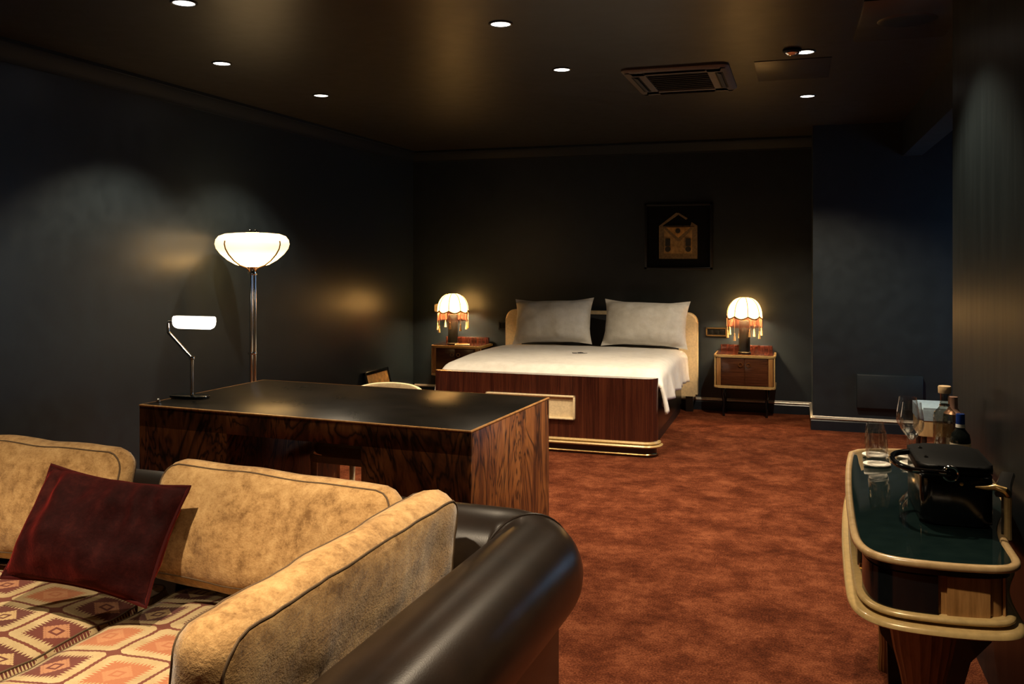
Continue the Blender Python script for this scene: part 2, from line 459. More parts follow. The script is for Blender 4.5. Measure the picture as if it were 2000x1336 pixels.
# ---------------------------------------------------------------- ceiling things
def downlight(x, y, p, label):
    r = empty('downlight', (x, y, CEIL)); tag(r, label, 'downlight', 'recessed ceiling downlights')
    MB().lathe([(.048, -.001), (.049, -.006), (.056, -.007), (.060, -.004), (.060, .0), (.048, 0)], n=28).build('trim_ring', 'black_metal', r)
    MB().lathe([(0, -.003), (.0475, -.003)], n=28).build('lens', 'downlight_lens', r)
    l = bpy.data.lights.new('downlight_beam', 'SPOT'); l.energy = SPOT_W * p; l.color = SPOT_COL
    l.spot_size = math.radians(134 if y > 6.5 else 112 if y > 3 else 86); l.spot_blend = .55 if y > 6.5 else .4; l.shadow_soft_size = .03
    lo = bpy.data.objects.new('beam', l); C.objects.link(lo); lo.parent = r; lo.location = (0, 0, -.035)
for d in DOWNLIGHTS: downlight(*d)

r = empty('air_conditioner', (-0.708, 5.779, CEIL)); tag(r, 'grey square ceiling cassette air conditioner above the bed foot', 'air conditioner')
b = MB(); w_, d_ = .323, .41
outer = rrect(-w_, w_, -d_, d_, .05); b.band(outer, [(0, 0), (0, -.012), (-.02, -.026), (-.135, -.026), (-.135, 0)])
b.build('frame', 'ac_plastic', r)
g = MB().box(-.187, .187, -.273, .273, -.012, -.004).build('grille', 'ac_dark', r, smooth=False)
for i in range(9):
    y = -.24 + i * .06
    MB().box(-.185, .185, y - .004, y + .004, -.022, -.012).build('grille_bar', 'ac_dark', g, smooth=False)
for sx, sy, lx, ly in ((0, -.343, .19, .024), (0, .343, .19, .024), (-.255, 0, .024, .25), (.255, 0, .024, .25)):
    s_ = MB().box(sx - lx, sx + lx, sy - ly, sy + ly, -.0275, -.0262).build('air_slot', 'black_plastic', r, smooth=False)
    b = MB()
    if lx > ly: b.box(-lx * .95, lx * .95, -.014, .014, -.002, .002)
    else: b.box(-.014, .014, -ly * .95, ly * .95, -.002, .002)
    b.build('louver', 'ac_dark', s_, (sx, sy, -.031), (math.radians(20) if lx > ly else 0, math.radians(20) if ly > lx else 0, 0), smooth=False)
o = MB().prism(rrect(-0.242, 0.190, 5.417, 6.016, .004), CEIL - .004, CEIL, .002).build('ceiling_hatch', 'ceiling_paint')
tag(o, 'flat rectangular ceiling hatch painted like the ceiling beside the air conditioner', 'hatch')
r = empty('ceiling_speaker', (0.504, 4.657, CEIL)); tag(r, 'square ceiling plate with a round dark speaker near the right wall', 'speaker')
MB().prism(rrect(-.22, .22, -.40, .40, .01), -.010, 0, .003).build('plate', 'ceiling_paint', r)
MB().lathe([(0, -.018), (.10, -.017), (.125, -.014), (.135, -.010)], n=36).build('grille', 'black_metal', r)
r = empty('smoke_detector', (-0.027, 5.161, CEIL)); tag(r, 'small dark domed smoke detector on the ceiling', 'smoke detector')
MB().lathe([(.05, 0), (.05, -.012), (.042, -.016)], n=24).build('base', 'black_plastic', r)
MB().lathe([(.042, -.014), (.04, -.022), (.028, -.032), (0, -.036)], n=24).build('dome', 'chrome', r)

# ================================================================== bed
bed = empty('bed', (-1.9, 6.65, 0)); tag(bed, 'wide wooden bed with dark veneered footboard, gold trim and cream headboard', 'bed')
def P(x0, x1, y0, y1): return x0 + 1.9, x1 + 1.9, y0 - 6.65, y1 - 6.65
BX0, BX1 = -2.80, -1.0
fx0, fx1, fy0, fy1 = P(BX0, BX1, 6.65, 6.75)
foot_pl = rrect(fx0, fx1, fy0, fy1, (.07, .095, .0, .0), 10)
fb = MB().prism(foot_pl, .118, .59, .006).build('footboard', 'mahogany', bed)
# lighter veneer joints: thin vertical boards
b = MB().band(foot_pl, [(0, .118), (.014, .118), (.020, .106), (.014, .098), (0, .098)]); b.build('gold_moulding', 'gold_lacquer', bed, angle=50)
b = MB().band(foot_pl, [(0, .094), (.026, .094), (.033, .084), (.026, .074), (0, .074)]); b.build('gold_moulding', 'gold_lacquer', bed, angle=50)
MB().prism(rrect(fx0 + .012, fx1 - .012, fy0 + .012, fy1, (.07, .09, 0, 0), 8), 0, .074).build('plinth', 'ebony', bed)
b = MB().band(rrect(fx0 + .012, fx1 - .012, fy0 + .012, fy1, (.07, .09, 0, 0), 8), [(0, .014), (.008, .014), (.012, .020), (.008, .026), (0, .026)])
b.build('base_edge', 'brass', bed, angle=50)
# framed inlay
ix0, ix1, iz0, iz1 = -2.34 + 1.9, -1.62 + 1.9, .258, .44
inl = MB().box(ix0 + .01, ix1 - .01, -.004, .01, iz0 + .01, iz1 - .01).build('inlay_panel', 'cream_lacquer', fb, smooth=False)
for q in ((ix0, ix1, iz1 - .012, iz1), (ix0, ix1, iz0, iz0 + .012), (ix0, ix0 + .012, iz0, iz1), (ix1 - .012, ix1, iz0, iz1)):
    MB().box(q[0], q[1], -.026, .004, q[2], q[3], .003).build('inlay_frame', 'cream_lacquer', fb)
b = MB()
for sx in (-1, 1):
    x0 = (.79 if sx > 0 else -.83)
    MB().box(x0, x0 + .04, .10, 2.08, .085, .42, .006).build('side_rail', 'ebony', bed)
    MB().box(x0 + (.0 if sx < 0 else .0), x0 + .03, .10, 2.08, 0, .085).build('rail_plinth', 'black_metal', bed)
MB().box(-.785, .785, .215, 2.08, .12, .33).build('slat_base', 'ebony', bed, smooth=False)
# headboard: dark middle, cream rounded ends
pts = rrect(-.98, .98, .15, .965, (.02, .02, .10, .10), 8)
b = MB().prism(pts, -.045, .045, .02, 3); b.xf(Matrix.Rotation(PI / 2, 4, 'X')); b.xf(Matrix.Translation((0, 2.17, 0)))
head = b.build('headboard', 'cream_lacquer', bed)
pts = rrect(-.80, .80, .30, .93, .03, 4)
b = MB().prism(pts, -.02, .02, .012, 2); b.xf(Matrix.Rotation(PI / 2, 4, 'X')); b.xf(Matrix.Translation((0, 2.115, 0)))
b.build('headboard_pad', 'dark_upholstery', head)
for sx in (-1, 1): MB().box(sx * .90 - .035, sx * .90 + .035, 2.14, 2.2, 0, .17).build('leg', 'ebony', bed)

# mattress and duvet: one surface over the mattress with side drops
def cloth(nx, ny, fn):
    bm = bmesh.new(); g = [[bm.verts.new(fn(i / nx, j / ny)) for j in range(ny + 1)] for i in range(nx + 1)]
    for i in range(nx):
        for j in range(ny): bm.faces.new((g[i][j], g[i + 1][j], g[i + 1][j + 1], g[i][j + 1]))
    return bm
MB().prism(rrect(-.775, .775, .225, 2.06, .06), .335, .55, .03).build('mattress', 'white_linen', bed)
def duvet_fn(u, v):
    y = .125 + 1.75 * v
    half = .905; drop = .20; rad = .08
    L = half - rad + rad * PI / 2 + drop
    s = (u * 2 - 1) * L; sg = 1 if s >= 0 else -1; a = abs(s)
    top = .622 + .030 * math.sin(PI * min(1, v * 1.0)) ** .7
    if a < half - rad:
        x = a; z = top + .014 * (1 - (a / half) ** 4)
    elif a < half - rad + rad * PI / 2:
        th = (a - half + rad) / rad
        x = half - rad + rad * 1.12 * math.sin(th) ; z = top - rad * (1 - math.cos(th))
    else:
        q = a - (half - rad + rad * PI / 2)
        x = half + .010 + .012 * math.sin(q * 9) + q * .03
        z = top - rad - q
        x += (.020 * math.sin(v * 23 + 1) + .014 * math.sin(v * 51)) * (q / drop)
    # foot end tucks down behind the footboard top
    e = max(0, 1 - v / .085)
    if a < half - rad + .1: z -= .075 * e ** 2.2
    else: z -= .03 * e
    if sg > 0 and a > half - .02: x += .015 * e; 
    w = noise.noise(Vector((s * 3.2, y * 2.6, 3))) * .007 + noise.noise(Vector((s * 9, y * 7, 8))) * .0025
    return (sg * x, y, z + w)
bm = cloth(96, 70, duvet_fn)
dv = MB(); dv.bm = bm
du = dv.build('duvet', 'white_linen', None, (-1.9, 6.65, 0), angle=80)
md = du.modifiers.new('thick', 'SOLIDIFY'); md.thickness = .02; md.offset = -1
tag(du, 'white duvet spread over the wide bed, hanging over its right side', 'duvet')
# small embroidered monogram on the duvet: two curls and a cross stroke
b = MB()
for k in (-1, 1):
    pts = [(k * (.012 + .020 * math.cos(a)), .016 * math.sin(a), 0) for a in [PI * .3 + i * PI * 1.3 / 10 for i in range(11)]]
    b.tube(pts, .0035, 6)
    b.tube([(k * .022, -.014, 0), (k * .052, -.026, 0), (k * .066, -.012, 0)], .0035, 6)
b.tube([(-.012, .020, 0), (0, .032, 0), (.012, .020, 0)], .0035, 6)
b.build('monogram', 'embroidery', du, (.098, .925, .669))['label'] = 'small dark embroidered monogram'

# pillows
def pillow_mesh(w, h, t, seed, flange=.035, n=26, corner=.10, sag=0):
    bm = bmesh.new()
    def pt(u, v, side):
        x = u * w / 2; y = v * h / 2
        # pulled-in sides, pointed corners
        x *= 1 - corner * (1 - v * v) * .55 * abs(u); y *= 1 - corner * (1 - u * u) * 1.0 * abs(v)
        iu = min(1, abs(x) / (w / 2 - flange)); iv = min(1, abs(y) / (h / 2 - flange))
        p = max(0, (1 - iu ** 2.6)) * max(0, (1 - iv ** 2.6))
        z = t / 2 * p ** .5 + .003
        z += (noise.noise(Vector((x * 6, y * 8, seed))) * .018 + noise.noise(Vector((x * 15, y * 19, seed + 5))) * .007) * min(1, p * 3)
        y -= sag * max(0, v) * (1 - u * u)
        return Vector((x, y, side * z))
    G = {}
    for sd in (1, -1):
        for i in range(n + 1):
            for j in range(n + 1): G[sd, i, j] = bm.verts.new(pt(-1 + 2 * i / n, -1 + 2 * j / n, sd))
        for i in range(n):
            for j in range(n):
                f = (G[sd, i, j], G[sd, i + 1, j], G[sd, i + 1, j + 1], G[sd, i, j + 1])
                bm.faces.new(f if sd > 0 else f[::-1])
    rim = [(i, 0) for i in range(n)] + [(n, j) for j in range(n)] + [(i, n) for i in range(n, 0, -1)] + [(0, j) for j in range(n, 0, -1)]
    for a, c in zip(rim, rim[1:] + rim[:1]):
        bm.faces.new((G[1, a[0], a[1]], G[-1, a[0], a[1]], G[-1, c[0], c[1]], G[1, c[0], c[1]]))
    return bm
def place(bm, name, mat, loc, lean, rz=0, roll=0, **kw):
    """pillow standing upright: its face to -y, leaned back by lean"""
    b = MB(); b.bm = bm
    o = b.build(name, mat, None, loc, (0, 0, 0), angle=80)
    o.matrix_world = Matrix.Translation(loc) @ Matrix.Rotation(rz, 4, 'Z') @ Matrix.Rotation(PI / 2 - lean, 4, 'X') @ Matrix.Rotation(roll, 4, 'Z')
    return o
o = place(pillow_mesh(.80, .47, .27, 3, .03, 40, .15), 'pillow', 'pillow_linen', (-2.28, 8.44, .875), math.radians(20), 0, math.radians(2))
tag(o, 'white bed pillow propped up on the left half of the bed', 'pillow', 'bed pillows')
o = place(pillow_mesh(.82, .47, .27, 11, .03, 40, .15), 'pillow', 'pillow_linen', (-1.37, 8.43, .872), math.radians(20), math.radians(0), math.radians(-1))
tag(o, 'white bed pillow propped up on the right half of the bed', 'pillow', 'bed pillows')

# ================================================================== bedside tables and lamps
def nightstand(loc, label, kind):
    r = empty('nightstand', loc); tag(r, label, 'nightstand', 'bedside tables')
    w, d = .28, .19
    MB().prism(rrect(-w + .012, w - .012, -d + .015, d, (.03, .03, 0, 0)), .30, .575, .003).build('body', 'walnut', r)
    for z in (.578, .290):
        MB().prism(rrect(-w, w, -d, d, (.045, .045, 0, 0), 8), z - .012, z + .012, .006, 2).build('moulding', 'gold_lacquer', r)
    MB().box(-w + .035, w - .035, d - .03, d, .590, .655, .008).build('back_gallery', 'mahogany', r)
    MB().prism(rrect(-w + .02, w - .02, -d + .02, d, .03), .59, .594).build('top_panel', 'mahogany', r)
    for sx in (-1, 1):
        dr = MB().box(min(sx * .003, sx * .205), max(sx * .003, sx * .205), -d + .004, -d + .016, .312, .556, .003).build('door', 'walnut', r)
        kb = MB()
        kb.tube([(sx * .035 + .018 * math.cos(a), -d - .003, .50 + .018 * math.sin(a)) for a in [2 * PI * i / 18 for i in range(18)]], .0035, 6, closed=True)
        kb.build('ring_pull', 'brass', dr)
        MB().box(min(sx * .215, sx * .255), max(sx * .215, sx * .255), -d + .006, -d + .02, .304, .562, .004).build('pilaster', 'honey_wood', r)
        MB().box(sx * .268 - .007, sx * .268 + .007, -d + .02, -d + .036, .30, .568, .003).build('edge_strip', 'gold_lacquer', r)
        for yy in (-.08, .12):
            MB().tube([(sx * .20, yy, .28), (sx * .205, yy, .2), (sx * .192, yy - .01, .13), (sx * .20, yy, .05), (sx * .195, yy, 0)], [.016, .012, .012, .010, .013], 10).build('leg', 'black_gloss', r)
    return r
nightstand((-.468, 8.735, 0), 'small wooden bedside table with gold edges to the right of the bed', 0)
nightstand((-3.35, 8.735, 0), 'bedside table left of the bed, mostly hidden behind the duvet', 1)

def table_lamp(loc, label, rz=0):
    r = empty('table_lamp', loc, rz); tag(r, label, 'lamp', 'fringed bedside lamps')
    MB().lathe([(.0, 0), (.060, 0), (.060, .010), (.052, .016), (.0515, .30), (.045, .31), (0, .31)], n=28).build('column', 'black_metal', r)
    n = 8; SEG = 6; N = n * SEG; zb, zt = .352, .525
    R = .158
    rings = 12; b = MB(); prev = None
    def prof(k): # k 0 bottom .. 1 top
        a = k * 1.36
        return R * math.cos(a) ** .74, zb + (zt - zb) * math.sin(a) / math.sin(1.36)
    for k in range(rings + 1):
        ring = []
        for i in range(N):
            ph = (i % SEG) / SEG; bul = math.sin(PI * ph)
            rr, zz = prof(k / rings)
            rr *= 1 + .035 * bul * (1 - .4 * k / rings)
            if k == 0: zz -= .024 * bul
            elif k == 1: zz -= .014 * bul
            a = 2 * PI * i / N
            ring.append(b.bm.verts.new((rr * math.cos(a), rr * math.sin(a), zz)))
        if prev:
            for i in range(N):
                j = (i + 1) % N; b.bm.faces.new((prev[i], prev[j], ring[j], ring[i]))
        prev = ring
    b.bm.faces.new(prev)
    sh = b.build('shade', 'shade_silk', r, angle=60)
    for i in range(n):
        a = 2 * PI * i / n
        MB().tube([(prof(k / rings)[0] * 1.01 * math.cos(a), prof(k / rings)[0] * 1.01 * math.sin(a), prof(k / rings)[1]) for k in range(rings + 1)], .0036, 6).build('seam', 'wire_dark', sh)
    # scalloped braid
    b = MB(); pts = []
    for i in range(N):
        ph = (i % SEG) / SEG; bul = math.sin(PI * ph); a = 2 * PI * i / N; rr = R * (1 + .035 * bul) * 1.02
        pts.append((rr * math.cos(a), rr * math.sin(a), zb - .024 * bul))
    b.tube(pts, .0065, 6, closed=True); b.build('braid', 'wire_dark', sh)
    # fringe strands: real strips
    b = MB(); q = 180
    for i in range(q):
        a = 2 * PI * i / q; bul = abs(math.sin(n / 2 * a)); rr = R * (1 + .035 * bul) * 1.005
        z0 = zb - .024 * bul; z1 = zb - .100 - random.random() * .008
        da = .012; v = [b.bm.verts.new((rr * math.cos(a + s * da), rr * math.sin(a + s * da), z)) for s, z in ((-1, z0), (1, z0), (.8, z1), (-.8, z1))]
        b.bm.faces.new(v)
    f = b.build('fringe', 'fringe', sh, smooth=False); f['kind'] = 'stuff'; f['label'] = 'rust red thread fringe'
    for i in range(n):
        a = 2 * PI * (i + (0 if i % 2 else .12)) / n; x, y = R * 1.03 * math.cos(a), R * 1.03 * math.sin(a); dz = -.02 * (i % 3)
        tb = MB().lathe([(0, zb - .112 + dz), (.006, zb - .116 + dz), (.007, zb - .124 + dz), (.005, zb - .130 + dz), (.0085, zb - .145 + dz), (.0125, zb - .185 + dz), (0, zb - .185 + dz)], x, y, 10)
        tb.tube([(x * .98, y * .98, zb), (x, y, zb - .114 + dz)], .0015, 4)
        tb.build('tassel', 'tassel', sh)
    MB().lathe([(0, .435), (.015, .43), (.028, .41), (.028, .39), (.014, .362), (0, .36)], n=14).build('bulb', 'bulb_glow', r)
    MB().tube([(0, 0, .31), (0, 0, .362)], .012, 10).build('socket', 'brass', r)
    return r
table_lamp((-.475, 8.70, .595), 'lit dome lamp with scalloped silk shade and fringe, right of the bed', .25)
table_lamp((-3.435, 8.70, .595), 'lit dome lamp with scalloped silk shade and fringe, left of the bed', .1)
o = MB().prism(rrect(-.075, .075, -.05, .05, .004), 0, .008, .001).build('notepad', 'paper', None, (-3.30, 8.62, .595), (0, 0, .3)); tag(o, 'small pale notepad on the left bedside table', 'notepad')
o = MB().tube([(-.065, 0, .005), (.05, 0, .005), (.066, 0, .005)], [.005, .005, .001], 8).build('pen', 'gold_lacquer', None, (-3.30, 8.62, .6035), (0, 0, .8)); tag(o, 'slim golden pen lying on the notepad', 'pen')

# wall fittings
def wallbox(name, x, z, w, h, label, cat, fm, im):
    r = empty(name, (x, YB, z)); tag(r, label, cat)
    b = MB()
    for q in ((-w, w, h - .012, h), (-w, w, -h, -h + .012), (-w, -w + .012, -h, h), (w - .012, w, -h, h)): b.box(q[0], q[1], -.02, 0, q[2], q[3])
    b.build('frame', fm, r, smooth=False)
    MB().box(-w + .012, w - .012, -.010, 0, -h + .012, h - .012).build('plate', im, r, smooth=False)
    for k in (-1, 0, 1):
        if w > .06: MB().box(k * w * .55 - w * .2, k * w * .55 + w * .2, -.014, -.010, -h * .5, h * .5, .002).build('rocker', im, r)
        elif k == 0: MB().box(-w * .5, w * .5, -.016, -.010, -h * .5, h * .5, .002).build('rocker', im, r)
wallbox('switch_plate', -.755, .77, .10, .042, 'wide brass framed switch plate beside the right bedside lamp', 'switch', 'brass', 'black_plastic')
wallbox('switch_plate', -2.91, .78, .10, .04, 'dark switch plate between the left lamp and the headboard', 'switch', 'black_metal', 'black_plastic')
wallbox('socket_plate', -3.70, .955, .042, .042, 'small cream wall socket beside the left bedside lamp', 'socket', 'white_plastic', 'white_plastic')

# framed apron on the back wall
r = empty('framed_apron', (-1.125, YB, 1.71)); tag(r, 'dark framed antique embroidered apron hanging above the bed', 'picture')
b = MB(); fw_, fh_ = .335, .33
for q in ((-fw_, fw_, fh_ - .025, fh_), (-fw_, fw_, -fh_, -fh_ + .025), (-fw_, -fw_ + .025, -fh_, fh_), (fw_ - .025, fw_, -fh_, fh_)): b.box(q[0], q[1], -.035, 0, q[2], q[3], .003)
b.build('frame', 'black_metal', r)
MB().box(-fw_ + .02, fw_ - .02, -.008, 0, -fh_ + .02, fh_ - .02).build('mount', 'black_plastic', r, smooth=False)
def flat(name, pts, y, mat, parent, th=.004):
    bb = MB().prism(pts, 0, th); bb.xf(Matrix.Rotation(PI / 2, 4, 'X')); bb.xf(Matrix.Translation((0, y, 0)))
    return bb.build(name, mat, parent, smooth=False)
ap = flat('apron', [(-.192, -.222), (.186, -.222), (.186, .105), (-.192, .105)], -.008, 'apron_ribbon', r)
flat('apron_field', [(-.14, -.17), (.135, -.17), (.135, .09), (-.14, .09)], -.012, 'apron_cloth', ap)
flat('flap_border', [(-.16, .095), (-.01, -.045), (.02, -.045), (.16, .095)], -.016, 'apron_ribbon', ap)
flat('flap', [(-.12, .09), (0, -.015), (.12, .09)], -.020, 'canvas_gold', ap)
for cx, cz, rr in ((-.003, .055, .025), (-.103, -.127, .028), (.098, -.127, .028)):
    flat('rosette', [(cx + rr * math.cos(a), cz + rr * math.sin(a)) for a in [2 * PI * i / 14 for i in range(14)]], -.024, 'apron_dark', ap)
for cx in (-.103, .098): flat('tassel_band', [(cx - .024, -.095), (cx + .024, -.095), (cx + .024, -.022), (cx - .024, -.022)], -.020, 'apron_dark', ap)
flat('ribbon', [(-.192, .105), (-.16, .105), (.0, .215), (.0, .232), (-.02, .236)], -.010, 'apron_ribbon', ap)
flat('ribbon', [(0, .215), (.075, .165), (.092, .178), (.0, .236)], -.012, 'apron_ribbon', ap)
flat('ribbon', [(.12, .105), (.186, .105), (.13, .14)], -.010, 'apron_ribbon', ap)

# framed picture leaning on the left wall
r = empty('leaning_frame', (-3.875, 7.99, 0)); tag(r, 'small dark framed golden picture leaning against the left wall', 'picture')
b = MB()
for q in ((-.26, .26, .37, .40), (-.26, .26, 0, .03), (-.26, -.23, 0, .40), (.23, .26, 0, .40)): b.box(-.012, .012, q[0], q[1], q[2], q[3], .002)
b.build('frame', 'black_gloss', r, rot=(0, -.25, 0))
MB().box(-.008, .004, -.235, .235, .025, .375).build('canvas', 'canvas_gold', r, rot=(0, -.25, 0), smooth=False)

# ================================================================== desk
DA = -math.radians(4.27)
DESK = Matrix.Translation((-1.342, 3.612, 0)) @ Matrix.Rotation(DA, 4, 'Z')
desk = empty('desk', (-1.342, 3.612, 0), DA); tag(desk, 'large rosewood veneered desk with black leather top', 'desk')
DW, DD, DH = 1.86, 1.0, .75
MB().box(-DW, 0, 0, .03, .64, .738, .001).build('apron', 'rosewood', desk)
MB().box(-DW, 0, DD - .03, DD, .66, .738, .001).build('apron', 'rosewood', desk)
MB().box(-DW, 0, 0, DD, .738, DH - .003, .001).build('top_board', 'rosewood', desk)
MB().box(-DW + .004, -.004, .004, DD - .004, DH - .003, DH, .001).build('leather_top', 'desk_leather', desk)
b = MB().band([(-DW, 0), (0, 0), (0, DD), (-DW, DD)], [(.001, DH - .008), (.003, DH - .004), (.001, DH), (-.006, DH + .001), (-.006, DH - .008)])
b.build('edge_strip', 'honey_wood', desk)
for x0, nm in ((-.55, 'pedestal'), (-DW, 'pedestal')):
    p = MB().box(x0, x0 + .55, 0, DD, 0.03, .739, .001).build('pedestal', 'rosewood', desk)
    MB().box(x0 + .02, x0 + .53, .02, DD - .02, 0, .03).build('foot', 'ebony', p, smooth=False)
    for i in range(3):
        z = .07 + i * .22
        d_ = MB().box(x0 + .03, x0 + .52, DD, DD + .015, z, z + .205, .003).build('drawer', 'rosewood', p)
        MB().tube([(x0 + .22, DD + .015, z + .15), (x0 + .22, DD + .035, z + .15), (x0 + .33, DD + .035, z + .15), (x0 + .33, DD + .015, z + .15)], .005, 8).build('handle', 'brass', d_)

# desk lamp
r = empty('desk_lamp', (-3.087, 4.02, .75), 0); tag(r, 'chrome banker style desk lamp with white glass tube shade on the desk', 'lamp')
MB().prism(rrect(-.125, .10, -.055, .055, .05, 8), 0, .014, .005).build('base', 'black_gloss', r)
MB().tube([(0, 0, .012), (0, 0, .215)], .0095, 14).build('stem', 'chrome', r)
MB().lathe([(0, .20), (.014, .203), (.016, .212), (.013, .222), (0, .224)], n=14).build('joint', 'chrome', r)
MB().tube([(0, 0, .212), (-.150, 0, .345)], .0085, 12).build('arm', 'chrome', r)
MB().tube([(-.150, 0, .340), (-.151, 0, .392), (-.146, 0, .402), (-.108, 0, .404)], .008, 12).build('bracket', 'chrome', r)
MB().lathe([(0, -.012), (.010, -.008), (.012, 0), (.010, .008), (0, .012)], n=12).build('knob', 'chrome', r, (-.115, 0, .408))
MB().lathe([(0, 0), (.012, .004), (.012, .014), (0, .016)], .07, -.01, 12).build('switch', 'chrome', r)
b = MB(); LL = .245
prof = [(-.034, .020), (-.036, 0), (-.030, -.022), (-.016, -.036), (0, -.041), (.016, -.036), (.030, -.022), (.036, 0), (.034, .020), (.02, .027), (-.02, .027)]
sec = [(0, .62), (.006, .86), (.02, .99), (.04, 1), (LL - .04, 1), (LL - .02, .99), (LL - .006, .86), (LL, .62)]
rings = [[b.bm.verts.new((xx, p[0] * k, p[1] * (k if p[1] < 0 else 1))) for p in prof] for xx, k in sec]
for A, B in zip(rings, rings[1:]):
    for k in range(len(prof)):
        j = (k + 1) % len(prof); b.bm.faces.new((A[k], A[j], B[j], B[k]))
b.bm.faces.new(rings[0]); b.bm.faces.new(rings[-1])
b.build('glass_shade', 'tube_glass', r, (-.108, 0, .408), angle=60)
o = MB().lathe([(0, 0), (.011, 0), (.011, .012), (.006, .018), (0, .019)], n=14).build('desk_button', 'chrome', None, (-3.16, 3.845, .751)); tag(o, 'tiny chrome stud on the desk corner beside the lamp', 'stud')

# floor lamp behind the desk
r = empty('floor_lamp', (-3.675, 5.45, 0)); tag(r, 'chrome floor lamp with a wide glowing bowl shade behind the desk', 'lamp')
MB().lathe([(0, 0), (.16, 0), (.165, .012), (.15, .022), (.04, .03), (0, .03)], n=40).build('base', 'chrome', r)
for i in range(3):
    a = 2 * PI * i / 3 + .5
    MB().tube([(.016 * math.cos(a), .016 * math.sin(a), .02), (.016 * math.cos(a), .016 * math.sin(a), 1.40)], .0115, 12).build('pole_tube', 'chrome', r)
MB().lathe([(0, .815), (.031, .815), (.033, .822), (.031, .83), (0, .83)], n=20).build('collar', 'chrome', r)
MB().lathe([(0, 1.375), (.03, 1.375), (.034, 1.39), (.03, 1.405), (.036, 1.43), (.05, 1.452), (0, 1.452)], n=20).build('cup', 'chrome', r)
b = MB()
prof = [(0, 1.440), (.06, 1.441), (.12, 1.455), (.18, 1.484), (.232, 1.522), (.262, 1.556), (.272, 1.585), (.266, 1.612), (.245, 1.634), (.20, 1.648), (.12, 1.654), (0, 1.656)]
prof = [(a * .935, 1.5 + (z - 1.5) * 1.13) for a, z in prof]
b.lathe(prof, n=64, wob=lambda a, z: 1 + .022 * abs(math.cos(2 * a + .6)) * max(0, min(1, (1.68 - z) / .1)))
b.build('bowl_shade', 'bowl_glass', r, angle=60)
for i in range(4):
    a = math.radians(-101) + i * PI / 2
    fine = [(.022, 1.39), (.040, 1.415)]
    arm_prof = [(p[0] + .006, p[1] - .004) for p in prof[1:8]]
    for p0, p1 in zip(arm_prof, arm_prof[1:]):
        for q in (0, .25, .5, .75): fine.append((p0[0] * (1 - q) + p1[0] * q, p0[1] * (1 - q) + p1[1] * q))
    MB().tube([(x * math.cos(a), x * math.sin(a), z) for x, z in fine], .0052, 8).build('arm', 'wire_dark', r)
for dx in (-.022, .022): MB().lathe([(0, 1.672), (.013, 1.676), (.015, 1.687), (.011, 1.698), (0, 1.702)], dx, 0, 14).build('finial', 'chrome', r)
MB().lathe([(.03, 1.675), (.05, 1.678), (.03, 1.682), (0, 1.682)], n=24).build('cap', 'chrome', r)

# desk chair (seen above and below the desk)
CH = empty('desk_chair', (-2.322, 4.52, 0), DA); tag(CH, 'low backed chair with cream wooden frame pushed under the desk', 'chair')
def arc(r, a0, a1, z, n=14, cy=0): return [(r * math.sin(a), cy + r * math.cos(a), z) for a in [a0 + (a1 - a0) * i / n for i in range(n + 1)]]
b = MB()
top = arc(.30, -.78, .78, 0, 18, .075); N = len(top)
rings = []
for i, p in enumerate(top):
    k = 1 - abs(2 * i / (N - 1) - 1) ** 4 * .7
    d = Vector((p[0], p[1] - .075, 0)).normalized()
    zc = .731 - .012 * abs(2 * i / (N - 1) - 1) ** 2
    rings.append([b.bm.verts.new((p[0] + d.x * o, p[1] + d.y * o, zc + z * k)) for o, z in ((-.011, -.045), (.011, -.045), (.014, 0), (.010, .014), (0, .018), (-.010, .014), (-.014, 0))])
for A, B in zip(rings, rings[1:]):
    for k in range(7): b.bm.faces.new((A[k], A[(k + 1) % 7], B[(k + 1) % 7], B[k]))
b.bm.faces.new(rings[0]); b.bm.faces.new(rings[-1])
b.build('top_rail', 'cream_lacquer', CH, angle=50)
MB().prism(rrect(-.22, .22, -.22, .22, (.09, .09, .05, .05)), .42, .475, .018, 3).build('seat', 'chair_fabric', CH)
MB().band(rrect(-.225, .225, -.225, .225, (.09, .09, .05, .05)), [(0, .385), (.016, .385), (.020, .40), (.016, .422), (0, .422)]).build('seat_frame', 'cream_lacquer', CH)
for sx in (-1, 1):
    MB().tube([(sx * .20, -.19, .40), (sx * .19, -.20, 0)], [.02, .013], 12).build('leg', 'cream_lacquer', CH)
    MB().tube([(sx * .205, .20, 0), (sx * .20, .20, .40), (sx * .198, .28, .70)], [.013, .02, .014], 12).build('leg', 'cream_lacquer', CH)
    MB().tube([(sx * .195, -.19, .18), (sx * .20, .195, .18)], .01, 8).build('stretcher', 'cream_lacquer', CH)
MB().band(arc(.302, -.6, .6, 0, 12, .06)[::-1], [(-.006, .56), (.006, .56), (.006, .64), (-.006, .64)], closed=False).build('back_rail', 'cream_lacquer', CH)

# ================================================================== sofa
SA = -math.radians(2.6)
SO = Vector((-.70, 2.49, 0))
SM = Matrix.Translation(SO) @ Matrix.Rotation(SA, 4, 'Z')
sofa = empty('sofa', SO, SA); tag(sofa, 'dark brown leather sofa with thick rolled arms and back', 'sofa')
SW, SD = 2.42, 1.25      # spacing of the arm axes, arm length
RZ, RR = .615, .145
